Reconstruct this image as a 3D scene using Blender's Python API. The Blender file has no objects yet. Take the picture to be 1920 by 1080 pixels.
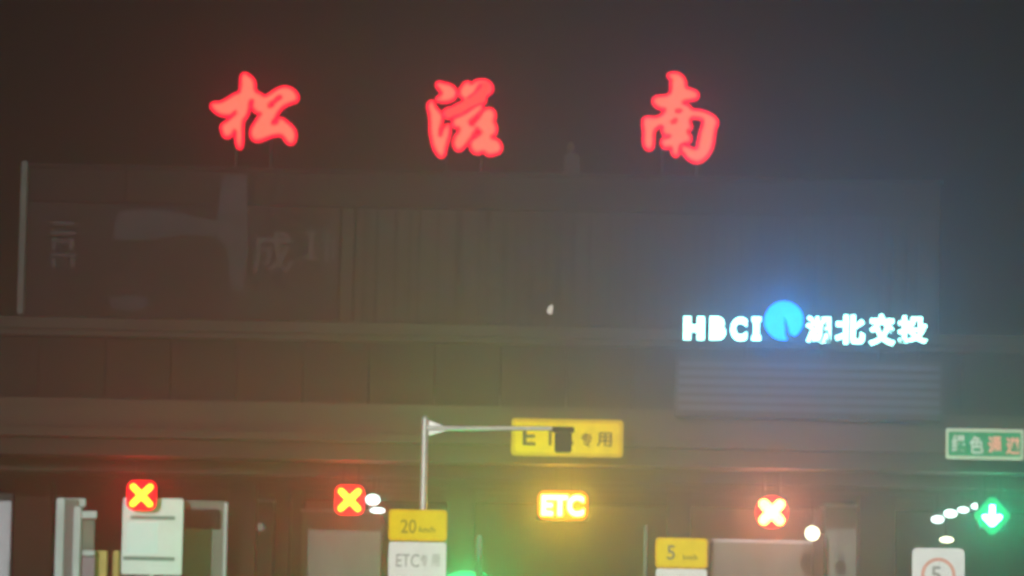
import bpy, bmesh, math, random
from mathutils import Vector, Matrix
random.seed(7)
R = math.radians
S = bpy.context.scene
COL = S.collection

# ------------------------------------------------------------------ camera
FPX = 7300.0                                   # focal length in pixels of the 1920 px wide photograph
cam = bpy.data.cameras.new('camera')
cam.sensor_width = 36.0
cam.lens = FPX / 1920 * 36
cam.clip_start = 0.1
cam.clip_end = 2000
cam.dof.use_dof = True
cam.dof.focus_distance = 50.0
cam.dof.aperture_fstop = 1.4
co = bpy.data.objects.new('camera', cam)
COL.objects.link(co)
PITCH, ROLL = 5.36, 1.1
CM = Matrix.Translation((0, 0, 1.5)) @ Matrix.Rotation(R(90 + PITCH), 4, 'X') @ Matrix.Rotation(R(ROLL), 4, 'Z')
co.matrix_world = CM
S.camera = co

# ------------------------------------------------------------------ night sky, faint frontal light, exposure
SUN_EL, SUN_AZ = R(7), R(-12)                 # comes from behind the viewer
w = bpy.data.worlds.new('World')
S.world = w
w.use_nodes = True
nt = w.node_tree
sky = nt.nodes.new('ShaderNodeTexSky')
sky.sky_type = 'NISHITA'
sky.sun_disc = False
sky.sun_elevation = SUN_EL
sky.sun_rotation = math.pi + SUN_AZ
sky.dust_density = 4.0
nt.links.new(sky.outputs[0], nt.nodes['Background'].inputs[0])
nt.nodes['Background'].inputs[1].default_value = 0.0006
sl = bpy.data.lights.new('sun', 'SUN')
sl.energy = 3.7
sl.angle = R(0.5)
sl.color = (1.0, 0.98, 0.95)
so = bpy.data.objects.new('sun', sl)
COL.objects.link(so)
# the lamp's -Z looks along its rays: from behind the viewer, downwards
d = Vector((math.sin(SUN_AZ) * -math.cos(SUN_EL), math.cos(SUN_AZ) * math.cos(SUN_EL), -math.sin(SUN_EL)))
so.rotation_euler = d.to_track_quat('-Z', 'Y').to_euler()
S.view_settings.view_transform = 'Standard'
S.view_settings.look = 'None'
S.view_settings.gamma = 1
S.view_settings.exposure = 0
S.cycles.use_denoising = True
S.cycles.volume_bounces = 0
S.cycles.max_bounces = 4
S.cycles.sample_clamp_indirect = 4

# ------------------------------------------------------------------ helpers
def at(px, py, Y):
    """the world point on the upright plane y=Y seen at pixel (px,py) of the photograph"""
    v = CM.to_3x3() @ Vector(((px - 960) / FPX, -(py - 540) / FPX, -1))
    o = CM.to_translation()
    return o + v * ((Y - o.y) / v.y)

def mpp(Y):
    return Y / FPX * 1.0

def mat(name, col=(.5, .5, .5), rough=.6, metal=0.0, noise=0.0, nscale=3.0, bump=0.0, spec=.5, stretch=(1, 1, 1)):
    m = bpy.data.materials.new(name)
    m.use_nodes = True
    t = m.node_tree
    b = t.nodes['Principled BSDF']
    b.inputs['Roughness'].default_value = rough
    b.inputs['Metallic'].default_value = metal
    b.inputs['Specular IOR Level'].default_value = spec
    b.inputs['Base Color'].default_value = (*col, 1)
    if noise or bump:
        tc = t.nodes.new('ShaderNodeTexCoord')
        mp = t.nodes.new('ShaderNodeMapping')
        mp.inputs['Scale'].default_value = stretch
        n = t.nodes.new('ShaderNodeTexNoise')
        n.inputs['Scale'].default_value = nscale
        n.inputs['Detail'].default_value = 6
        n.inputs['Roughness'].default_value = .65
        t.links.new(tc.outputs['Object'], mp.inputs[0])
        t.links.new(mp.outputs[0], n.inputs['Vector'])
        r = t.nodes.new('ShaderNodeValToRGB')
        r.color_ramp.elements[0].position = .3
        r.color_ramp.elements[1].position = .72
        r.color_ramp.elements[0].color = (*[c * (1 - noise) for c in col], 1)
        r.color_ramp.elements[1].color = (*[min(1, c * (1 + noise)) for c in col], 1)
        t.links.new(n.outputs['Fac'], r.inputs[0])
        t.links.new(r.outputs[0], b.inputs['Base Color'])
        if bump:
            bp = t.nodes.new('ShaderNodeBump')
            bp.inputs['Strength'].default_value = bump
            t.links.new(n.outputs['Fac'], bp.inputs['Height'])
            t.links.new(bp.outputs[0], b.inputs['Normal'])
    return m

def emit(name, col, strength=1.0):
    m = mat(name, (.01, .01, .01), .9, spec=0.0)
    b = m.node_tree.nodes['Principled BSDF']
    mx = max(col)
    b.inputs['Emission Color'].default_value = (*[c / mx for c in col], 1)
    b.inputs['Emission Strength'].default_value = mx * strength
    return m

def link(name, bm, m, parent=None, loc=None, smooth=False):
    me = bpy.data.meshes.new(name)
    bmesh.ops.recalc_face_normals(bm, faces=bm.faces)
    bm.to_mesh(me)
    bm.free()
    me.materials.append(m)
    if smooth:
        for p in me.polygons:
            p.use_smooth = True
    o = bpy.data.objects.new(name, me)
    COL.objects.link(o)
    if parent:
        o.parent = parent
        o.matrix_parent_inverse = Matrix.Translation(-parent.location)
    if loc:
        o.location = loc
    return o

def tag(o, label, cat, group=None):
    o['label'] = label
    o['category'] = cat
    if group:
        o['group'] = group
    return o

def thing(name, loc, label, cat, group=None):
    o = bpy.data.objects.new(name, None)
    COL.objects.link(o)
    o.location = loc
    o.empty_display_size = .3
    return tag(o, label, cat, group)

def structure(o):
    o['kind'] = 'structure'
    return o

def add_box(bm, x0, x1, y0, y1, z0, z1, bev=0.0):
    r = bmesh.ops.create_cube(bm, size=1)
    for v in r['verts']:
        v.co = Vector(((x0 + x1) / 2 + v.co.x * (x1 - x0), (y0 + y1) / 2 + v.co.y * (y1 - y0), (z0 + z1) / 2 + v.co.z * (z1 - z0)))
    if bev:
        es = list({e for v in r['verts'] for e in v.link_edges})
        bmesh.ops.bevel(bm, geom=es, offset=bev, segments=2, affect='EDGES', clamp_overlap=True)

def box(*a, bev=0.0):
    bm = bmesh.new()
    add_box(bm, *a, bev=bev)
    return bm

def add_cyl(bm, p, q, r0, r1=None, n=20):
    p, q = Vector(p), Vector(q)
    d = q - p
    m = Matrix.Translation((p + q) / 2) @ d.to_track_quat('Z', 'Y').to_matrix().to_4x4()
    bmesh.ops.create_cone(bm, cap_ends=True, segments=n, radius1=r0, radius2=r0 if r1 is None else r1, depth=d.length, matrix=m)

def cyl(p, q, r0, r1=None, n=20):
    bm = bmesh.new()
    add_cyl(bm, p, q, r0, r1, n)
    return bm

def add_round_plate(bm, cx, cz, w, h, y0, y1, r, seg=6):
    """upright plate with rounded corners, facing -y"""
    pts = []
    for sx, sz, a0 in ((1, 1, 0), (-1, 1, 90), (-1, -1, 180), (1, -1, 270)):
        for k in range(seg + 1):
            a = R(a0 + 90 * k / seg)
            pts.append((cx + sx * (w / 2 - r) + r * math.cos(a), cz + sz * (h / 2 - r) + r * math.sin(a)))
    add_prism(bm, pts, y0, y1)

def add_prism(bm, pts, y0, y1):
    f = [bm.verts.new((x, y0, z)) for x, z in pts]
    b = [bm.verts.new((x, y1, z)) for x, z in pts]
    bm.faces.new(f)
    bm.faces.new(b[::-1])
    n = len(pts)
    for i in range(n):
        bm.faces.new((f[i], b[i], b[(i + 1) % n], f[(i + 1) % n]))

def round_plate(*a, **k):
    bm = bmesh.new()
    add_round_plate(bm, *a, **k)
    return bm

def add_ring(bm, cx, cz, r0, r1, y0, y1, n=48):
    vs = []
    for k in range(n):
        a = 2 * math.pi * k / n
        c, s = math.cos(a), math.sin(a)
        vs.append([bm.verts.new((cx + r * c, y, cz + r * s)) for r, y in ((r0, y0), (r1, y0), (r1, y1), (r0, y1))])
    for k in range(n):
        a, b = vs[k], vs[(k + 1) % n]
        for i in range(4):
            bm.faces.new((a[i], a[(i + 1) % 4], b[(i + 1) % 4], b[i]))

def curve_mesh(cu):
    t = bpy.data.objects.new('scratch', cu)
    COL.objects.link(t)
    bpy.context.view_layer.update()
    me = bpy.data.meshes.new_from_object(t.evaluated_get(bpy.context.evaluated_depsgraph_get()))
    bpy.data.objects.remove(t)
    bm = bmesh.new()
    bm.from_mesh(me)
    bpy.data.meshes.remove(me)
    return bm

def text_bm(s, cx, cz, w, h, y, depth=.01, bold=0.0):
    """writing fitted into a w x h rectangle centred on (cx,cz), standing on the upright plane y, facing -y"""
    f = bpy.data.curves.new('scratch', 'FONT')
    f.body = s
    f.offset = bold
    f.extrude = .5
    f.resolution_u = 4
    bm = curve_mesh(f)
    xs = [v.co.x for v in bm.verts]
    ys = [v.co.y for v in bm.verts]
    x0, x1, y0, y1 = min(xs), max(xs), min(ys), max(ys)
    for v in bm.verts:
        v.co = Vector((cx + ((v.co.x - x0) / (x1 - x0) - .5) * w, y + (0 if v.co.z > 0 else depth),
                       cz + ((v.co.y - y0) / (y1 - y0) - .5) * h))
    return bm

def outline_bm(loops, y, depth, offset=0.0):
    """solid of a traced outline (first loop of a piece is outer, later ones holes), loops are lists of (x,z)"""
    cu = bpy.data.curves.new('scratch', 'CURVE')
    cu.dimensions = '2D'
    cu.fill_mode = 'BOTH'
    cu.extrude = .5
    cu.offset = offset
    cu.resolution_u = 5
    for lp in loops:
        sp = cu.splines.new('BEZIER')
        sp.bezier_points.add(len(lp) - 1)
        for p, (x, z) in zip(sp.bezier_points, lp):
            p.co = (x, z, 0)
            p.handle_left_type = p.handle_right_type = 'AUTO'
        sp.use_cyclic_u = True
    bm = curve_mesh(cu)
    for v in bm.verts:
        v.co = Vector((v.co.x, y + (0 if v.co.z > 0 else depth), v.co.y))
    return bm

def outline_tube_bm(loops, y, r):
    """glowing tube that follows a traced outline"""
    cu = bpy.data.curves.new('scratch', 'CURVE')
    cu.dimensions = '3D'
    cu.bevel_depth = r
    cu.bevel_resolution = 2
    cu.resolution_u = 5
    for lp in loops:
        sp = cu.splines.new('BEZIER')
        sp.bezier_points.add(len(lp) - 1)
        for p, (x, z) in zip(sp.bezier_points, lp):
            p.co = (x, y, z)
            p.handle_left_type = p.handle_right_type = 'AUTO'
        sp.use_cyclic_u = True
    return curve_mesh(cu)

def lamp(name, loc, col, power, w_, h_=None, parent=None, spread=180, tilt=0):
    """the light a lit sign or lamp sends towards the road (an area light facing -y)"""
    l = bpy.data.lights.new(name, 'AREA')
    l.shape = 'RECTANGLE'
    l.size, l.size_y = w_, h_ or w_
    l.energy = power
    l.color = col
    l.spread = R(spread)
    o = bpy.data.objects.new(name, l)
    COL.objects.link(o)
    o.location = loc
    o.rotation_euler = (-R(90 - tilt), 0, 0)
    if parent:
        o.parent = parent
        o.matrix_parent_inverse = Matrix.Translation(-parent.location)
    return o

# ------------------------------------------------------------------ materials
M_asphalt = mat('asphalt', (.05, .05, .052), .85, noise=.3, nscale=8, bump=.2)
M_concrete = mat('concrete', (.26, .25, .24), .8, noise=.2, nscale=4, bump=.1)
M_paint = mat('road_paint', (.7, .7, .68), .6, noise=.15, nscale=5)
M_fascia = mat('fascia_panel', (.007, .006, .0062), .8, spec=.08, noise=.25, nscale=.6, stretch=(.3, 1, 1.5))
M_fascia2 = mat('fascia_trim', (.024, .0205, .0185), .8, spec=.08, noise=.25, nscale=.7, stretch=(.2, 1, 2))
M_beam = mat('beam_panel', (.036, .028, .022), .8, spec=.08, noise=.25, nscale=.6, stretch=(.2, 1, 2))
M_louvre = mat('louvre_metal', (.014, .0122, .0115), .8, spec=.08, noise=.3, nscale=.9)
M_board = mat('unlit_board', (.0085, .007, .008), .8, spec=.08, noise=.35, nscale=.8)
M_shape = mat('faded_print', (.017, .018, .022), .8, spec=.08, noise=.3, nscale=1.2)
M_char = mat('unlit_character', (.03, .028, .029), .8, spec=.08, noise=.25, nscale=2)
M_post = mat('pale_trim', (.05, .056, .05), .8, spec=.08, noise=.2, nscale=1.5)
M_soffit = mat('soffit', (.02, .017, .014), .8, spec=.08, noise=.2, nscale=.8)
M_column = mat('column_cladding', (.016, .011, .008), .8, spec=.08, noise=.3, nscale=1.2, stretch=(1, 1, .3))
M_pale = mat('pale_cladding', (.42, .46, .48), .8, spec=.08, noise=.18, nscale=1.4, stretch=(1, 1, .4))
M_grey = mat('grey_cladding', (.15, .17, .15), .8, spec=.08, noise=.2, nscale=1.2, stretch=(1, 1, .4))
M_brown = mat('brown_cladding', (.030, .021, .013), .8, spec=.08, noise=.25, nscale=1)
M_ochre = mat('ochre_paint', (.42, .33, .12), .8, spec=.08, noise=.2, nscale=2)
M_steel = mat('galvanised_steel', (.42, .43, .41), .45, metal=.3, noise=.2, nscale=6)
M_dark = mat('dark_housing', (.012, .012, .012), .8, spec=.08, noise=.3, nscale=4)
M_glassy = mat('dark_glass', (.015, .017, .018), .15)
M_yellow = mat('yellow_sheeting', (.85, .66, .0), .8, spec=.08, noise=.06, nscale=3)
M_amber = mat('amber_sheeting', (.80, .50, .0), .8, spec=.08, noise=.12, nscale=3)
M_amber_edge = mat('amber_border', (.60, .34, .01), .8, spec=.08, noise=.12, nscale=3)
M_white = mat('white_sheeting', (.82, .86, .80), .8, spec=.08, noise=.05, nscale=2)
M_white2 = mat('white_panel', (.64, .66, .68), .8, spec=.08, noise=.06, nscale=1.2)
M_green = mat('green_sheeting', (.02, .30, .11), .8, spec=.08, noise=.1, nscale=3)
M_cream = mat('pale_green_border', (.48, .58, .40), .8, spec=.08, noise=.08, nscale=3)
M_ink = mat('black_lettering', (.03, .03, .025), .8, spec=.08, noise=.2, nscale=6)
M_ink_soft = mat('worn_lettering', (.30, .24, .02), .8, spec=.08, noise=.2, nscale=6)
M_ink_grey = mat('grey_lettering', (.28, .32, .28), .8, spec=.08, noise=.2, nscale=6)
M_wchar = mat('white_lettering', (.52, .62, .50), .8, spec=.08, noise=.1, nscale=6)
M_pchar = mat('pink_lettering', (.88, .40, .28), .8, spec=.08, noise=.1, nscale=6)
M_red_ring = mat('faded_red_ring', (.72, .36, .26), .8, spec=.08, noise=.15, nscale=6)
M_teal = mat('grey_green_line', (.13, .22, .20), .8, spec=.08)

E_letter = emit('lit_red_face', (3.2, .085, .08))
E_rim = emit('lit_red_rim', (2.0, .0, .07))
E_core = emit('lit_red_tube', (4.0, .25, .16))
E_x = emit('lit_red_cross', (16, 2.2, .10))
E_x2 = emit('lit_red_cross_bright', (22, 4.5, .9))
E_etc = emit('lit_amber', (26, 8.5, 1.6))
E_hb = emit('lit_white_letters', (2.2, 5.5, 4.8))
E_blue = emit('lit_blue_disc', (.0, .72, 4.0))
E_arrow = emit('lit_green_arrow', (3.0, 16, 8.0))
E_xhalo = emit('red_cross_halo', (2.2, .0, .03))  # red bloom around the crosses, put in as a glowing surface
E_ehalo = emit('amber_letter_halo', (1.5, .34, .0))  # orange bloom around the ETC letters, put in as a glowing surface
E_ahalo = emit('green_arrow_halo', (.0, .55, .17))  # green bloom around the arrow, put in as a glowing surface
E_go = emit('lit_green_lens', (.0, .8, .28))
E_lamp = emit('lit_white_lamp', (2.6, 3.4, 3.2))
E_warm = emit('lit_warm_lamp', (4.0, 4.0, 2.6))
E_dim = emit('lit_small_lamp', (.62, .58, .50))

# ------------------------------------------------------------------ ground, road, islands
G = link('ground', box(-130, 130, -20, 270, -.3, 0), M_concrete)
structure(G)
rd = link('road', box(-34, 34, -15, 200, .004, .008), M_asphalt)
structure(rd)
PX_ISLAND = (-330, 65, 460, 855, 1250, 1650, 2060)
YC = 104.0
ISX = [at(p, 948, YC).x for p in PX_ISLAND]
bm = bmesh.new()
for a, b in zip(ISX[:-1], ISX[1:]):
    for y in range(30, 84, 6):
        for x in (a, b):
            add_box(bm, x - .08, x + .08, y, y + 3, .012, .014)
structure(link('road_markings', bm, M_paint))
for i, x in enumerate(ISX):
    bm = bmesh.new()
    add_round_plate(bm, x, 0, 1.7, 34, 0, .18, .8)
    for v in bm.verts:
        v.co = Vector((v.co.x, 104 + v.co.z, .0 + (.18 - v.co.y)))
    o = link('toll_island', bm, M_concrete)
    tag(o, 'low concrete kerb island between two toll lanes, under the canopy columns', 'traffic island', 'toll islands')

# ------------------------------------------------------------------ canopy building
YF = 100.0                                     # front of the canopy
def zc(py, Y=YF):                              # height of a long level edge, read in mid-picture
    return at(960, py, Y).z
XL = at(-420, 600, YF).x
XR = at(2300, 600, YF).x
XB0, XB1 = at(40, 450, YF).x, at(1765, 450, YF).x
CAN = thing('toll_canopy', (0, YF, 0), 'wide dark toll station canopy carrying the red characters and lit company sign', 'toll canopy')
z_top, z_par, z_led, z_led0, z_dk, z_bm, z_sof = zc(322), zc(392), zc(612), zc(646), zc(762), zc(835), zc(868)
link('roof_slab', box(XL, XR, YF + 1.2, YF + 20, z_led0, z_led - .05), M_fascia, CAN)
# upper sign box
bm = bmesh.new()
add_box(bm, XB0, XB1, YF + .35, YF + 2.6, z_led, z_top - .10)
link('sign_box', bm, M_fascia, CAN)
bm = bmesh.new()
n = 9
xs = [XB0 + (XB1 - XB0) * k / n for k in range(n + 1)]
for a, b in zip(xs[:-1], xs[1:]):
    add_box(bm, a + .012, b - .012, YF + .25, YF + .347, z_par, z_top - .1, bev=.01)
link('parapet_band', bm, M_fascia, CAN)
link('coping', box(XB0 - .06, XB1 + .06, YF + .15, YF + 2.7, z_top - .097, z_top, bev=.015), M_fascia, CAN)
# vertical louvre ribs, irregular wear
xa, xb = at(640, 500, YF).x, XB1 - .1
bm = bmesh.new()
x = xa
while x < xb - .3:
    wd = random.choice((.16, .22, .3, .3, .42))
    dp = random.uniform(.06, .16)
    add_box(bm, x, x + wd, YF + .347 - dp, YF + .347, z_led + .06, z_par - .05, bev=.012)
    x += wd + random.choice((.07, .1, .16))
lv = link('louvre_ribs', bm, M_louvre, CAN)
# ledge and lower fascia
bm = bmesh.new()
add_box(bm, XL, XR, YF - .25, YF + 1.2, z_led0 + .16, z_led - .003, bev=.03)
add_box(bm, XL, XR, YF - .12, YF + 1.2, z_led0 + .003, z_led0 + .157, bev=.02)
link('ledge', bm, M_fascia2, CAN)
bm = bmesh.new()
n = 22
for k in range(n):
    a, b = XL + (XR - XL) * k / n, XL + (XR - XL) * (k + 1) / n
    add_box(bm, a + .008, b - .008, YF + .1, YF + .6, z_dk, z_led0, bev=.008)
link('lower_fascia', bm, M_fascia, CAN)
bm = bmesh.new()
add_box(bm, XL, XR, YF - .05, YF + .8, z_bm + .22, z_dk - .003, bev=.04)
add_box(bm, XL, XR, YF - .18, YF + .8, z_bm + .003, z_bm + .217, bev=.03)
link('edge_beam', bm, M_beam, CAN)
bm = bmesh.new()
add_box(bm, XL, XR, YF + .2, YF + 20, z_sof, z_bm)
for k in range(5):
    y = YF + 2 + 4 * k
    add_box(bm, XL, XR, y, y + .3, z_sof - .35, z_sof - .003)
link('soffit', bm, M_soffit, CAN)

# columns standing on the islands
def column(px0, px1, Y, m, label):
    a, b = at(px0, 960, Y).x, at(px1, 960, Y).x
    t = thing('canopy_column', ((a + b) / 2, Y, .18), label, 'column', 'canopy columns')
    link('shaft', box(a, b, Y, Y + (b - a), .18, z_sof - .36, bev=.04), m, t)
    link('base_plinth', box(a - .12, b + .12, Y - .12, Y + (b - a) + .12, .18, 1.1, bev=.04), M_concrete, t)
column(26, 98, 106, M_column, 'dark brown canopy column, leftmost, left of the pale framed booth')
column(430, 480, 106, M_column, 'dark brown canopy column just right of the grey panel with a dark screen')
column(516, 544, 109, M_column, 'slim dark column between the two narrow grey booths left of the second red cross')
column(838, 890, 106, M_column, 'dim canopy column behind the yellow 20 plate and its pole')
column(1252, 1296, 106, M_column, 'dim canopy column behind the yellow 5 plate')
column(1612, 1680, 106, M_column, 'dark reddish canopy column right of the third red cross')
column(1996, 2060, 106, M_column, 'canopy column right of the green arrow, past the edge of the view')

# tall booths and panels under the canopy
def booth(name, px0, px1, py, Y, m, label, cat, win=True, dep=1.6):
    a, b = at(px0, py, Y).x, at(px1, py, Y).x
    zt = at((px0 + px1) / 2, py, Y).z
    t = thing(name, ((a + b) / 2, Y, .18), label, cat, 'booths under the canopy')
    link('body', box(a, b, Y, Y + dep, .18, zt - .09, bev=.03), m, t)
    link('roof', box(a - .05, b + .05, Y - .06, Y + dep + .05, zt - .087, zt, bev=.02), M_pale, t)
    if win:
        link('window', box(a + .12, b - .12, Y - .012, Y - .002, 1.2, 2.6), M_glassy, t)
    return t
booth('toll_booth', -60, 22, 925, 107, M_pale, 'pale grey booth cut by the left edge of the view', 'booth')
booth('toll_booth', 484, 514, 935, 110, M_grey, 'narrow pale grey booth right of a dark column, left of the second red cross', 'booth')
booth('toll_booth', 567, 716, 955, 111, M_grey, 'wide dim grey booth beneath the second red cross', 'booth')
booth('toll_booth', 1548, 1610, 945, 109, M_grey, 'grey booth between the round white lamp and the reddish column', 'booth')
booth('toll_booth', 1330, 1524, 1012, 110, M_grey, 'low wide grey booth beneath the third red cross', 'booth')
a, b, Y = at(1524, 1000, 108).x, at(1546, 1000, 108).x, 108
tag(link('drain_pipe', box(a, b, Y, Y + .3, .18, at(1535, 1000, Y).z, bev=.02), M_brown),
    'dark brown upright pipe below the round white lamp', 'pipe')

# pale framed booth at the left: posts, cross bars
Y = 105.0
p0 = at(140, 960, Y)
t = thing('framed_booth', (p0.x, Y, .18), 'pale metal framed booth with cross bars left of the white notice board', 'booth')
def bar(name, x0, y0, x1, y1, m=M_pale, dy=0, dep=.14):
    A, B = at(x0, y0, Y + dy), at(x1, y1, Y + dy)
    link(name, box(A.x, B.x, Y + dy, Y + dy + dep, B.z, A.z, bev=.012), m, t)
xA, xB = at(106, 935, Y).x, at(122, 935, Y).x
zt = at(114, 934, Y).z
link('corner_post', box(xA, xB, Y, Y + .22, .18, zt, bev=.02), M_pale, t)
link('corner_post', box(at(139, 960, Y).x, at(153, 960, Y).x, Y - .1, Y + .12, .18, at(146, 950, Y).z, bev=.02), M_pale, t)
bar('side_panel', 123, 936, 138, 1200, M_grey, .1)
bar('cross_bar', 154, 958, 181, 972, M_pale, -.05)
bar('cross_bar', 154, 1031, 177, 1042, M_pale, -.05)
bar('header_panel', 120, 934, 160, 950, M_pale, .25)
bar('window', 154, 975, 176, 1030, M_grey, .06, .05)
bar('lower_window', 154, 1044, 176, 1120, M_glassy, .06, .05)
for px, lab in ((177, 'ochre yellow post between the framed booth and the white notice board'),
                (212, 'dull ochre post tucked against the left edge of the white notice board')):
    wd = 24 if px == 177 else 12
    A, B = at(px, 1032, 105.4), at(px + wd, 1032, 105.4)
    tag(link('ochre_post', box(A.x, B.x, 105.4, 105.65, .18, A.z, bev=.02), M_ochre), lab, 'post', 'ochre posts')
# brown back wall seen beneath the soffit on the left
A, B = at(118, 883, 113), at(432, 883, 113)
tag(link('back_wall', box(A.x, B.x, 113, 113.3, .0, A.z), M_brown), 'brown wall panel behind the white notice board, under the canopy', 'wall')
A, B = at(548, 895, 114), at(572, 895, 114)
tag(link('pipe_stack', box(A.x, B.x, 114, 114.3, .0, A.z), M_brown), 'brown upright duct left of the wide grey booth', 'duct')

# grey tall panel with dark screen
Y = 104.6
A, B = at(345, 938, Y), at(425, 938, Y)
t = thing('information_pillar', ((A.x + B.x) / 2, Y, .18), 'tall grey pillar carrying a dark screen, right of the white notice board', 'pillar')
link('body', box(A.x, B.x, Y, Y + .6, .18, A.z, bev=.04), M_grey, t)
link('edge_trim', box(at(421, 940, Y).x, at(427, 940, Y).x, Y - .03, Y - .002, .3, A.z - .05), M_pale, t)
c = at(380.5, 973.5, Y)
link('screen', round_plate(c.x, c.z, 64 * mpp(Y), 36 * mpp(Y), Y - .16, Y - .002, .05), M_dark, t)

# white notice board on post
Y = 102.0
m_ = mpp(Y)
c = at(286, 1006, Y)
t = thing('notice_board', (c.x, Y, .18), 'large blank white notice board with two thin grey lines, below the leftmost red cross', 'notice board')
link('panel', round_plate(c.x, c.z, 113 * m_, 143 * m_, Y - .08, Y, .05), M_white2, t)
for (x0, x1, yy, hh) in ((246, 329, 971, 7), (232, 328, 1047.5, 7)):
    e = at((x0 + x1) / 2, yy, Y)
    link('line', box(e.x - (x1 - x0) / 2 * m_, e.x + (x1 - x0) / 2 * m_, Y - .086, Y - .0825, e.z - hh / 2 * m_, e.z + hh / 2 * m_), M_teal, t)
e = at(271, 1010, Y)
link('poster', box(e.x - 33 * m_, e.x + 25 * m_, Y - .086, Y - .0825, e.z - 28 * m_, e.z + 30 * m_), mat('pale_poster', (.46, .60, .60), .45, noise=.06), t)
link('post', cyl((c.x, Y + .06, 0), (c.x, Y + .06, c.z), .06), M_steel, t)

# ------------------------------------------------------------------ unlit billboard on the sign box (left)
Y = YF + .20
xr = at(640, 480, YF).x - .06
t = thing('billboard', (XB0, Y, z_led), 'large dark unlit billboard with faint grey characters at the left of the canopy', 'billboard')
link('panel', box(XB0 + .12, xr, Y, Y + .145, z_led + .05, z_par - .03), M_board, t)
link('edge_post', box(XB0 - .07, XB0 + .10, Y - .12, Y + .14, z_led + .08, z_top + .05, bev=.02), M_post, t)
def shape(pts, name='printed_shape', m=M_shape, dy=.0):
    bm = bmesh.new()
    P = [at(x, y, Y) for x, y in pts]
    add_prism(bm, [(p.x, p.z) for p in P], Y - .02 - dy, Y - .003)
    link(name, bm, m, t)
shape([(408, 395), (418, 330), (464, 330), (464, 470), (455, 545), (432, 545), (428, 470), (405, 440)])
shape([(215, 418), (225, 395), (300, 390), (404, 415), (404, 442), (340, 440), (292, 450), (216, 450)], dy=.004)
shape([(250, 453), (292, 453), (290, 560), (252, 552)], m=M_board)
shape([(205, 560), (240, 553), (276, 556), (280, 572), (250, 584), (210, 578)])
c = at(511, 472, Y)
link('character', text_bm('成', c.x, c.z, 76 * mpp(Y), 78 * mpp(Y), Y - .03, .025, .01), M_char, t)
def strokes(cx, cy, s, segs):
    bm = bmesh.new()
    for x0, y0, x1, y1 in segs:
        A, B = at(cx + x0 * s, cy + y0 * s, Y), at(cx + x1 * s, cy + y1 * s, Y)
        add_box(bm, min(A.x, B.x), max(A.x, B.x), Y - .03, Y - .003, min(A.z, B.z), max(A.z, B.z))
    link('character', bm, M_char, t)
strokes(118, 455, 1, [(-18, -40, 20, -33), (-22, -22, 24, -15), (-20, -8, -12, 14), (12, -8, 20, 14), (-10, -5, 10, 1), (-24, 20, 26, 27), (-22, 30, -14, 46), (14, 30, 22, 46)])
strokes(598, 462, 1, [(-26, -28, -4, -22), (-18, -22, -11, 18), (-28, 18, -2, 25), (4, -14, 30, -8), (12, -30, 19, 30), (24, -8, 30, 24)])

# ------------------------------------------------------------------ the three big red characters
def big_letter(px0, py0, pieces, label, glow):
    Yl = YF + .45
    conv = lambda lp: [((lambda p: (p.x, p.z))(at(px0 + x / 5.4, py0 + y / 5.4, Yl))) for x, y in lp]
    L = [conv(lp) for lp in pieces]
    xs = [p[0] for lp in L for p in lp]
    zs = [p[1] for lp in L for p in lp]
    cx, zb = (min(xs) + max(xs)) / 2, min(zs)
    t = thing('sign_character', (cx, Yl, zb), label, 'sign character', 'red rooftop characters')
    link('face', outline_bm(L, Yl - .10, .02), E_letter, t)
    link('core', outline_bm(L, Yl - .125, .02, -.045), E_core, t)
    link('rim', outline_tube_bm(L, Yl - .04, .06), E_rim, t)
    link('back', outline_bm(L, Yl - .03, .12), M_dark, t)
    bm = bmesh.new()                               # steel feet down to the coping
    for dx in (-.45, .45):
        add_cyl(bm, (cx + dx, Yl + .15, z_top), (cx + dx, Yl + .15, zb + .9), .035)
    add_box(bm, min(xs) + .25, max(xs) - .25, Yl + .108, Yl + .16, (zb + max(zs)) / 2 - .03, (zb + max(zs)) / 2 + .03)
    link('support_frame', bm, M_dark, t)
    lamp('character_light', (cx, Yl - .2, (zb + max(zs)) / 2), (1, .0, .04), glow, 2.0, 1.8, t)
    return t
SONG = [[(478, 158), (520, 178), (560, 215), (578, 255), (580, 310), (600, 345), (640, 365), (680, 388), (730, 370), (790, 330), (840, 305), (890, 296), (950, 312), (990, 345), (1012, 385), (1005, 425), (960, 445), (900, 470), (850, 505), (815, 550), (790, 600), (762, 665), (812, 655), (825, 622), (855, 616), (900, 645), (950, 690), (985, 740), (990, 800), (970, 850), (940, 860), (905, 835), (860, 780), (800, 775), (720, 795), (660, 820), (610, 832), (570, 815), (548, 775), (552, 720), (585, 660), (630, 590), (645, 560), (605, 545), (575, 515), (562, 475), (566, 428), (545, 425), (530, 450), (523, 500), (500, 580), (465, 630), (455, 720), (455, 830), (445, 890), (430, 905), (410, 880), (398, 830), (395, 770), (385, 730), (350, 770), (305, 795), (275, 780), (255, 730), (250, 690), (300, 645), (350, 605), (390, 540), (350, 570), (280, 577), (215, 555), (165, 515), (148, 475), (165, 458), (230, 452), (300, 420), (370, 375), (430, 345), (445, 300), (448, 220), (456, 175)],
        [(722, 486), (780, 425), (835, 383), (852, 392), (800, 440), (745, 498)]]
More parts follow.
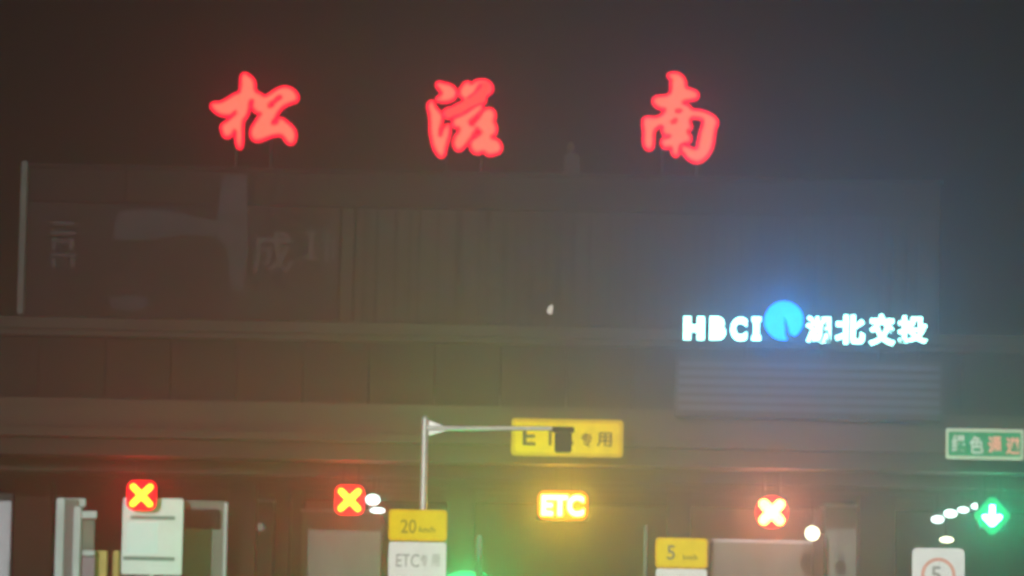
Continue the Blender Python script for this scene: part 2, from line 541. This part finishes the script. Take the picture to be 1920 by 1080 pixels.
ZI = [[(280, 195), (340, 205), (400, 220), (445, 255), (458, 300), (440, 345), (400, 372), (340, 384), (285, 372), (270, 358), (300, 330), (318, 300), (295, 260), (268, 215)],
      [(215, 385), (235, 410), (250, 445), (290, 490), (315, 530), (315, 580), (298, 640), (290, 700), (300, 735), (325, 690), (350, 645), (380, 625), (393, 660), (388, 720), (370, 790), (350, 860), (335, 920), (310, 938), (275, 910), (240, 850), (220, 770), (205, 680), (205, 600), (195, 500), (180, 430), (190, 400)],
      [(575, 190), (612, 212), (660, 182), (725, 170), (780, 185), (815, 225), (820, 265), (795, 300), (752, 335), (748, 388), (690, 402), (620, 432), (560, 470), (510, 508), (440, 520), (400, 545), (360, 530), (342, 495), (360, 468), (420, 450), (480, 415), (540, 385), (545, 360), (515, 330), (502, 285), (520, 240)],
      [(706, 205), (725, 220), (680, 282), (620, 335), (585, 358), (640, 300), (685, 228)],
      [(700, 420), (722, 435), (718, 465), (690, 495), (640, 540), (590, 590), (590, 605), (620, 632), (655, 600), (700, 545), (745, 480), (790, 460), (832, 478), (850, 525), (838, 585), (862, 645), (852, 705), (815, 750), (870, 775), (912, 830), (905, 880), (860, 908), (790, 920), (735, 885), (680, 903), (640, 890), (612, 840), (625, 780), (680, 740), (718, 695), (700, 670), (670, 650), (650, 680), (600, 760), (540, 835), (485, 872), (450, 845), (440, 795), (460, 735), (495, 680), (490, 650), (450, 635), (432, 600), (445, 560), (500, 535), (560, 505), (630, 460)]]
NAN = [[(455, 115), (500, 100), (550, 108), (595, 145), (615, 190), (620, 240), (670, 265), (720, 285), (742, 315), (725, 350), (670, 365), (600, 385), (592, 405), (650, 430), (690, 470), (760, 480), (830, 500), (890, 530), (930, 570), (940, 600), (920, 650), (905, 740), (885, 850), (855, 910), (810, 960), (760, 990), (710, 990), (660, 965), (610, 910), (582, 858), (590, 838), (640, 845), (690, 865), (735, 865), (755, 800), (780, 690), (803, 590), (790, 558), (740, 545), (680, 550), (662, 590), (675, 645), (640, 690), (668, 740), (660, 785), (610, 800), (570, 825), (555, 860), (550, 900), (525, 930), (495, 905), (480, 850), (410, 845), (385, 810), (395, 770), (440, 755), (468, 735), (410, 715), (395, 690), (390, 635), (345, 640), (310, 670), (295, 720), (292, 800), (280, 850), (250, 865), (220, 845), (203, 790), (207, 700), (197, 610), (205, 560), (240, 548), (320, 550), (370, 530), (410, 490), (418, 465), (370, 450), (320, 420), (300, 375), (320, 345), (380, 335), (440, 325), (475, 290), (480, 210), (480, 160), (455, 130)],
       [(525, 478), (555, 468), (580, 472), (568, 490), (530, 492)],
       [(480, 597), (500, 575), (523, 562), (530, 577), (497, 605)]]
GL = 38
big_letter(370, 110, SONG, 'red lit brush-style character reading 松, standing on the canopy roof', GL)
big_letter(770, 120, ZI, 'red lit brush-style character reading 滋, standing on the canopy roof', GL)
big_letter(1170, 120, NAN, 'red lit brush-style character reading 南, standing on the canopy roof', GL * 1.0)

# ------------------------------------------------------------------ company sign on the fascia, right
Y = YF - .9
m_ = mpp(Y)
c = at(1515, 660, Y)
t = thing('company_sign', (c.x, Y, c.z - 2), 'white lit sign HBCI 湖北交投 with a round blue emblem on the canopy front', 'illuminated sign')
A, B = at(1268, 668, Y), at(1768, 790, Y)
link('board', box(A.x, B.x, Y + .06, Y + .62, B.z, A.z, bev=.03), M_fascia2, t)
bm = bmesh.new()
for k in range(6):
    zz = A.z - .12 - k * (A.z - B.z - .2) / 6
    add_box(bm, A.x + .08, B.x - .08, Y + .0, Y + .057, zz - .13, zz, bev=.01)
link('slat_panel', bm, mat('slat_metal', (.055, .06, .075), .8, spec=.08, noise=.2, nscale=1.5, stretch=(.2, 1, 1)), t)
U = at(1280, 560, Y)
bm = bmesh.new()
for px in (1310, 1400, 1540, 1650, 1725):
    x = at(px, 640, Y).x
    add_cyl(bm, (x, Y + .3, A.z), (x, Y + .3, at(px, 600, Y).z), .03)
add_box(bm, at(1283, 640, Y).x, at(1738, 640, Y).x, Y + .27, Y + .33, at(1500, 626, Y).z, at(1500, 621, Y).z)
link('support_frame', bm, M_dark, t)
for ch, x0, x1, y0, y1, bold in (('H', 1282, 1321, 593, 637, .08), ('B', 1331, 1361, 593, 637, .085), ('C', 1370, 1401, 594, 639, .06), ('I', 1410, 1427, 594, 638, .05),
                                 ('湖', 1511, 1558, 592, 643, .03), ('北', 1566, 1622, 590, 645, .04), ('交', 1630, 1679, 588, 648, .036), ('投', 1684, 1740, 592, 643, .028)):
    e = at((x0 + x1) / 2, (y0 + y1) / 2, Y)
    if ch == 'I':                              # slab-serif capital
        bm = bmesh.new()
        w_, h_ = (x1 - x0) * m_, (y1 - y0) * m_
        add_prism(bm, [(e.x + a * w_, e.z + b * h_) for a, b in ((-.5, .5), (.5, .5), (.5, .32), (.3, .28), (.3, -.28), (.5, -.32), (.5, -.5), (-.5, -.5), (-.5, -.32), (-.3, -.28), (-.3, .28), (-.5, .32))], Y, Y + .12)
    else:
        bm = text_bm(ch, e.x, e.z, (x1 - x0) * m_, (y1 - y0) * m_, Y, .12, bold)
    link('letter', bm, E_hb, t)
e = at(1470, 601, Y)
rr = 36.5 * m_
bm = bmesh.new()
pts = [(0.03, .12), (.10, -.25), (.2, -.55), (.22, -.78)]
out = []
n = 48
for k in range(n + 1):                         # disc with a slanting slit and a bitten lower right edge
    a = R(-52 + (360 - 28) * k / n)
    out.append((math.cos(a), math.sin(a)))
out += [(.06, -.7), (.05, -.3), (.0, .1), (-.04, .22), (.1, .05), (.2, -.25), (.33, -.66), (.45, -.72)]
add_prism(bm, [(e.x + x * rr, e.z + z * rr) for x, z in out], Y - .03, Y + .12)
link('emblem', bm, E_blue, t)
lamp('sign_light', (at(1355, 615, Y).x, Y - .12, at(1355, 615, Y).z), (.03, .5, 1), 100, 2.0, .6, t)
lamp('sign_light', (at(1625, 615, Y).x, Y - .12, at(1625, 615, Y).z), (.03, .5, 1), 150, 3.0, .6, t)
lamp('emblem_light', (e.x, Y - .12, e.z), (.0, .28, 1), 380, .9, .9, t)

# ------------------------------------------------------------------ overhead lane signals
def hanger(t, cx, zt, Y):
    for dx in (-.2, .2):
        link('hanger', cyl((cx + dx, Y + .12, zt - .02), (cx + dx, Y + .12, z_sof if Y > YF + .2 else z_bm), .025), M_dark, t)

def cross_signal(px, py, s, Em, label, power, glow, thick=.15):
    Y = 101.5
    c = at(px, py, Y)
    u = s * mpp(Y)                             # half size of the cross
    t = thing('lane_signal', (c.x, Y, c.z), label, 'lane signal', 'overhead lane signals')
    link('housing', round_plate(c.x, c.z, 2.75 * u, 2.75 * u, Y, Y + .25, 1.37 * u if thick > .3 else .5 * u), M_dark, t)
    lr = 1.72 if thick > .3 else 1.48
    link('lens', round_plate(c.x, c.z, 2 * lr * u, 2 * lr * u, Y - .03, Y - .003, lr * u * (.98 if thick > .3 else .5)), E_xhalo, t)  # glowing plate added behind the cross to imitate its red halo
    bm = bmesh.new()
    k = thick * u * 1.45
    for sgn in (1, -1):
        d = Vector((1, sgn)).normalized()
        q = Vector((-d.y, d.x))
        e = d * u * 1.18
        pts = []
        for (aa, bb) in ((1, 1), (-1, 1), (-1, -1), (1, -1)):
            for jj in range(5):
                ang = math.atan2(aa * 1, 1) if 0 else 0
            pts.append(None)
        pts = []
        for end in (1, -1):
            for jj in range(7):
                ang = -math.pi / 2 + math.pi * jj / 6
                pp = e * end + (d * math.cos(ang) + q * math.sin(ang)) * k * end
                pts.append((c.x + pp.x, c.z + pp.y))
        add_prism(bm, pts, Y - .06 - (.004 if sgn > 0 else 0), Y - .033)
    link('cross', bm, Em, t)
    hanger(t, c.x, c.z + 1.3 * u, Y)
    lamp('signal_light', (c.x, Y - .1, c.z), glow, power, u * 1.6, None, t)
cross_signal(265.5, 929, 19, E_x, 'leftmost red cross lane signal, above the white notice board', 130, (1, .0, .01), thick=.22)
cross_signal(655.5, 937.5, 19, E_x, 'red cross lane signal beside the stacked pair of white lamps', 230, (1, .02, .01), thick=.22)
cross_signal(1447, 960.5, 18, E_x2, 'blown-out red cross lane signal, left of the round white lamp', 480, (1, .28, .15), thick=.36)

Y = 101.5
c = at(1055, 948, Y)
t = thing('lane_display', (c.x, Y, c.z), 'amber lit lane display reading ETC beneath the amber hanging sign', 'lane display', 'overhead lane signals')
link('housing', round_plate(c.x, c.z, 100 * mpp(Y), 60 * mpp(Y), Y, Y + .25, .10), M_dark, t)
link('lens', round_plate(c.x, c.z, 94 * mpp(Y), 54 * mpp(Y), Y - .03, Y - .003, .2), E_ehalo, t)  # added glowing plate, imitates the orange halo of the letters
link('letters', text_bm('ETC', c.x, c.z, 80 * mpp(Y), 40 * mpp(Y), Y - .06, .027, .05), E_etc, t)
hanger(t, c.x, c.z + .45, Y)
lamp('display_light', (c.x, Y - .1, c.z), (1, .55, .02), 500, 1.1, .5, t)

Y = 101.5
c = at(1860, 967, Y)
m_ = mpp(Y)
t = thing('lane_signal', (c.x, Y, c.z), 'green down-arrow lane signal under the green hanging sign', 'lane signal', 'overhead lane signals')
link('housing', round_plate(c.x, c.z, 52 * m_, 52 * m_, Y, Y + .25, .06), M_dark, t)
bm = bmesh.new()
add_prism(bm, [(c.x + x * m_, c.z + z * m_) for x, z in ((-6, 34), (6, 34), (22, 16), (34, 3), (34, -4), (18, -22), (4, -35), (-4, -35), (-18, -22), (-34, -4), (-34, 3), (-22, 16))], Y - .03, Y - .003)
link('lens', bm, E_ahalo, t)  # glowing shape added to imitate the green halo of the arrow
bm = bmesh.new()
add_prism(bm, [(c.x + x * m_, c.z + z * m_) for x, z in ((-5, 20), (5, 20), (6, -1), (13, 3), (19, 0), (18, -5), (3, -20), (-3, -20), (-18, -5), (-19, 0), (-13, 3), (-6, -1))], Y - .06, Y - .033)
link('arrow', bm, E_arrow, t)
hanger(t, c.x, c.z + .45, Y)
lamp('signal_light', (c.x, Y - .1, c.z), (.0, 1, .42), 235, .6, None, t)

# ------------------------------------------------------------------ amber ETC sign and its pole
Y = 98.6
m_ = mpp(Y)
c = at(1063.5, 821, Y)
t = thing('hanging_sign', (c.x, Y, c.z), 'amber rectangular sign reading ETC 专用, part covered by a camera on an arm', 'sign')
link('border', round_plate(c.x, c.z, 210 * m_, 70 * m_, Y - .04, Y, .10), M_amber_edge, t)
link('panel', round_plate(c.x, c.z, 196 * m_, 57 * m_, Y - .05, Y - .0425, .07), M_amber, t)
for s_, x0, x1, y0, y1 in (('E', 980, 1004, 801, 835), ('T', 1019, 1044, 801, 835), ('C', 1050, 1075, 802, 836), ('专', 1089, 1110, 812, 838), ('用', 1119, 1147, 811, 838)):
    e = at((x0 + x1) / 2, (y0 + y1) / 2, Y)
    link('lettering', text_bm(s_, e.x, e.z, (x1 - x0) * m_, (y1 - y0) * m_, Y - .056, .004, .012), M_ink, t)
for dx in (-.9, .9):
    for dz in (-.1, .2):
        link('bracket', box(c.x + dx - .04, c.x + dx + .04, Y + .003, YF - .18, c.z + dz, c.z + dz + .08), M_dark, t)

Y = 90.0
m_ = mpp(Y)
b0 = at(792, 960, Y)
tp = at(797, 785, Y)
t = thing('camera_pole', (tp.x, Y, .18), 'slim grey steel pole with a side arm reaching across the amber sign', 'pole')
link('pole', cyl((tp.x, Y, 0), (tp.x, Y, tp.z), .085, .075), M_steel, t)
link('pole_cap', cyl((tp.x, Y, tp.z + .002), (tp.x, Y, tp.z + .07), .085, .03), M_steel, t)
A, B = at(800, 803, Y), at(1066, 806, Y)
link('arm', cyl((A.x, Y - .02, A.z), (B.x, Y - .02, B.z + .03), .055, .045), M_steel, t)
bm = bmesh.new()
A2 = at(815, 795, Y)
add_prism(bm, [(A.x + .05, A.z + .18), (A.x + .45, A.z + .04), (A.x + .45, A.z - .05), (A.x + .05, A.z - .17)], Y - .035, Y + .0)
link('gusset', bm, M_steel, t)
c = at(1056, 824, Y)
tc = thing('lane_camera', (c.x, Y, c.z), 'dark boxy lane camera hanging from the arm in front of the amber sign', 'camera')
link('body', box(c.x - 16 * m_, c.x + 16 * m_, Y - .2, Y + .3, c.z - 24 * m_, c.z + 13 * m_, bev=.03), mat('camera_housing', (.03, .026, .015), .8, spec=.08, noise=.2), tc)
e = at(1055, 806, Y)
link('mount', box(e.x - 20 * m_, e.x + 22 * m_, Y - .14, Y + .1, e.z - 5 * m_, e.z + 5 * m_, bev=.02), M_dark, tc)
link('hood', box(c.x - 18 * m_, c.x + 18 * m_, Y - .26, Y + .3, c.z + 13.3 * m_, c.z + 15 * m_), M_dark, tc)

# ------------------------------------------------------------------ green sign at right
Y = 98.6
m_ = mpp(Y)
c = at(1846, 833, Y)
t = thing('hanging_sign', (c.x, Y, c.z), 'green sign with pale border reading 绿色通道 at the right edge', 'sign')
link('border', round_plate(c.x, c.z, 146 * m_, 58 * m_, Y - .04, Y, .05), M_cream, t)
link('panel', round_plate(c.x, c.z, 136 * m_, 45 * m_, Y - .05, Y - .0425, .04), M_green, t)
for s_, x, y, mm in (('绿', 1797, 832, M_wchar), ('色', 1830.5, 834, M_wchar), ('通', 1865, 835, M_pchar), ('道', 1899, 836, M_pchar)):
    e = at(x, y, Y)
    link('lettering', text_bm(s_, e.x, e.z, 27 * m_, 34 * m_, Y - .056, .004, .035), mm, t)
for dx in (-.6, .6):
    link('bracket', box(c.x + dx - .04, c.x + dx + .04, Y + .003, YF - .18, c.z + .15, c.z + .23), M_dark, t)

# ------------------------------------------------------------------ speed plates on posts
def plate_post(cx, cy, w_, h_, num, small, wx0, wy0, ww, wh, label, txt=None, Y=88.0):
    m_ = mpp(Y)
    c = at(cx, cy, Y)
    t = thing('speed_sign', (c.x, Y, .0), label, 'road sign', 'speed plates on posts')
    link('post', cyl((c.x, Y + .07, 0), (c.x, Y + .07, c.z + .2), .05), M_steel, t)
    link('plate_border', round_plate(c.x, c.z, w_ * m_, h_ * m_, Y - .03, Y, .09), M_amber, t)
    link('plate', round_plate(c.x, c.z, (w_ - 7) * m_, (h_ - 7) * m_, Y - .04, Y - .0325, .07), M_yellow, t)
    e = at(*num[1:3], Y)
    link('number', text_bm(num[0], e.x, e.z, num[3] * m_, num[4] * m_, Y - .046, .004, .01), M_ink_soft if num[0] == '20' else mat('dark_number', (.16, .14, .02), .5), t)
    e = at(*small[:2], Y)
    link('unit', text_bm('km/h', e.x, e.z, small[2] * m_, small[3] * m_, Y - .046, .004, .02), M_ink_soft, t)
    e = at(wx0, wy0, Y)
    link('white_plate', round_plate(e.x, e.z, ww * m_, wh * m_, Y - .03, Y, .07), M_white, t)
    if txt:
        for s_, x0, x1, y0, y1 in txt:
            e = at((x0 + x1) / 2, (y0 + y1) / 2, Y)
            link('lettering', text_bm(s_, e.x, e.z, (x1 - x0) * m_, (y1 - y0) * m_, Y - .036, .004, .0), M_ink_grey, t)
plate_post(783.5, 985, 110, 59, ('20', 766, 987, 29, 26), (801, 993, 30, 11), 782, 1075, 108, 116,
           'yellow plate reading 20 above a white plate reading ETC 专用', [('ETC', 743, 786, 1039, 1063), ('专', 788, 802, 1040, 1062), ('用', 809, 824, 1040, 1062)])
plate_post(1277.5, 1037, 98, 57, ('5', 1258, 1036, 15, 27), (1294, 1045, 27, 10), 1277, 1105, 96, 76,
           'yellow plate reading 5 above a white plate, left of the third red cross')
Y = 88.0
m_ = mpp(Y)
c = at(1759, 1084, Y)
t = thing('speed_sign', (c.x, Y, 0), 'square white sign with a faded red ring around a dark 5', 'road sign')
link('post', cyl((c.x, Y + .07, 0), (c.x, Y + .07, c.z + .2), .05), M_steel, t)
link('panel', round_plate(c.x, c.z, 98 * m_, 112 * m_, Y - .03, Y, .12), M_white, t)
bm = bmesh.new()
add_ring(bm, c.x, c.z + 6 * m_, 26 * m_, 32 * m_, Y - .036, Y - .0325)
link('ring', bm, M_red_ring, t)
e = at(1755, 1078, Y)
link('number', text_bm('5', e.x, e.z, 19 * m_, 32 * m_, Y - .036, .004, .01), M_ink_grey, t)

# thin grey pole right of the amber display, greenish upright at left of it
for px, py, r, Yp, lab in ((1211, 985, .045, 95, 'thin grey pole right of the amber ETC display'), (899, 1003, .07, 95, 'thin upright post just above the round green light')):
    c = at(px, py, Yp)
    bm = cyl((c.x, Yp, 0), (c.x, Yp, c.z), r)
    add_cyl(bm, (c.x, Yp, 0), (c.x, Yp, .25), r * 2)
    tag(link('thin_pole', bm, M_grey), lab, 'pole', 'thin poles')

# ------------------------------------------------------------------ round green light at the bottom edge
Y = 90.0
m_ = mpp(Y)
Y = 98.5
m_ = mpp(Y)
c = at(872, 1094, Y)
t = thing('passage_signal', (c.x, Y, 0), 'round green signal light cut by the bottom edge, beside the white ETC plate', 'traffic light')
link('post', cyl((c.x, Y + .2, 0), (c.x, Y + .2, c.z - .5), .06), M_steel, t)
link('housing', round_plate(c.x, c.z - .2, 90 * m_, 75 * m_, Y + .003, Y + .4, .2), M_dark, t)
bm = bmesh.new()
bmesh.ops.create_uvsphere(bm, u_segments=32, v_segments=16, radius=1)
for v in bm.verts:
    v.co = Vector((c.x + v.co.x * 40 * m_, Y + v.co.y * .15, c.z + v.co.z * 24 * m_))
link('lens', bm, E_go, t, smooth=True)
l = bpy.data.lights.new('signal_light', 'POINT')
l.energy = 2500
l.color = (.02, 1, .22)
l.shadow_soft_size = .15
lo = bpy.data.objects.new('signal_light', l)
COL.objects.link(lo)
lo.location = (c.x, Y - .6, c.z - .4)
lo.parent = t
lo.matrix_parent_inverse = Matrix.Translation(-t.location)

# ------------------------------------------------------------------ white lamps under the canopy
def flood(px, py, w_, h_, label, Em=E_lamp, power=8, Y=103, group='white lamps under the canopy', col=(.9, 1, 1)):
    m_ = mpp(Y)
    c = at(px, py, Y)
    t = thing('canopy_lamp', (c.x, Y, c.z), label, 'lamp', group)
    bm = bmesh.new()
    bmesh.ops.create_uvsphere(bm, u_segments=24, v_segments=12, radius=1)
    for v in bm.verts:
        v.co = Vector((c.x + v.co.x * w_ * .42 * m_, Y + v.co.y * .12, c.z + v.co.z * h_ * .42 * m_))
    link('lens', bm, Em, t, smooth=True)
    link('housing', cyl((c.x, Y + .09, c.z), (c.x, Y + .28, c.z + .03), .36 * min(w_, h_) * m_, .06), M_dark, t)
    link('rod', cyl((c.x, Y + .2, c.z), (c.x, Y + .2, z_sof), .02), M_dark, t)
    lamp('lamp_light', (c.x, Y - .16, c.z), col, power, w_ * m_, h_ * m_, t, tilt=20)
flood(699, 937, 32, 24, 'round white lamp touching the second red cross, above a flatter lamp')
flood(708, 957, 33, 12, 'flat oval white lamp just below the round lamp by the second red cross')
flood(1523, 1000, 32, 32, 'single round warm white lamp low right of the third red cross', E_warm, 18, col=(1, .97, .85))
flood(1758, 974, 29, 17, 'bright white lamp at the low left end of the rising row of four', power=9)
flood(1782, 963, 30, 18, 'largest white lamp, second from the low end of the rising row of four', power=9)
flood(1806, 956, 26, 13, 'small white lamp, second from the green arrow in the rising row', power=7)
flood(1830, 949, 22, 13, 'smallest white lamp of the rising row, touching the green arrow', power=7)
flood(1775, 1012, 31, 13, 'flat warm white lamp just above the square white speed sign', E_warm, 7, col=(1, .97, .85))

# small crescent shaped lamp on the ledge, faint strip beside it
Y = YF - .3
c = at(1031, 580, Y)
m_ = mpp(Y)
t = thing('ledge_lamp', (c.x, Y, z_led), 'tiny pale crescent shaped lamp above the middle of the canopy ledge', 'lamp')
bm = bmesh.new()
add_prism(bm, [(c.x + x * m_, c.z + z * m_) for x, z in ((5, 9), (6, 3), (4, -9), (-3, -8), (-6, -2), (-3, 4), (1, 8))], Y, Y + .06)
link('lens', bm, E_dim, t)
link('stem', cyl((c.x, Y + .09, z_led), (c.x, Y + .09, c.z), .015), M_dark, t)
link('housing', box(c.x - .05, c.x + .05, Y + .062, Y + .12, c.z - .1, c.z + .1, bev=.01), M_dark, t)
c = at(1072, 292, YF + 1)
bm = bmesh.new()
add_box(bm, c.x - .2, c.x + .2, YF + .8, YF + 1.2, z_top, c.z + .05, bev=.06)
add_box(bm, c.x - .12, c.x + .05, YF + .85, YF + 1.1, c.z + .052, c.z + .35, bev=.05)
tag(link('roof_unit', bm, M_louvre), 'small dim grey unit on the roof between the second and third red characters', 'roof unit')

# ------------------------------------------------------------------ added haze, stands in for windscreen scatter around the lights
hz = link('haze', box(-150, 150, -40, 290, -1.3, 18.6), mat('haze_air'))
hz['kind'] = 'stuff'
hm = hz.data.materials[0]
t = hm.node_tree
t.nodes.remove(t.nodes['Principled BSDF'])
pv = t.nodes.new('ShaderNodeVolumePrincipled')
pv.inputs['Color'].default_value = (.95, .95, .96, 1)
pv.inputs['Density'].default_value = 0.003
pv.inputs['Anisotropy'].default_value = 0.82
t.links.new(pv.outputs[0], t.nodes['Material Output'].inputs['Volume'])
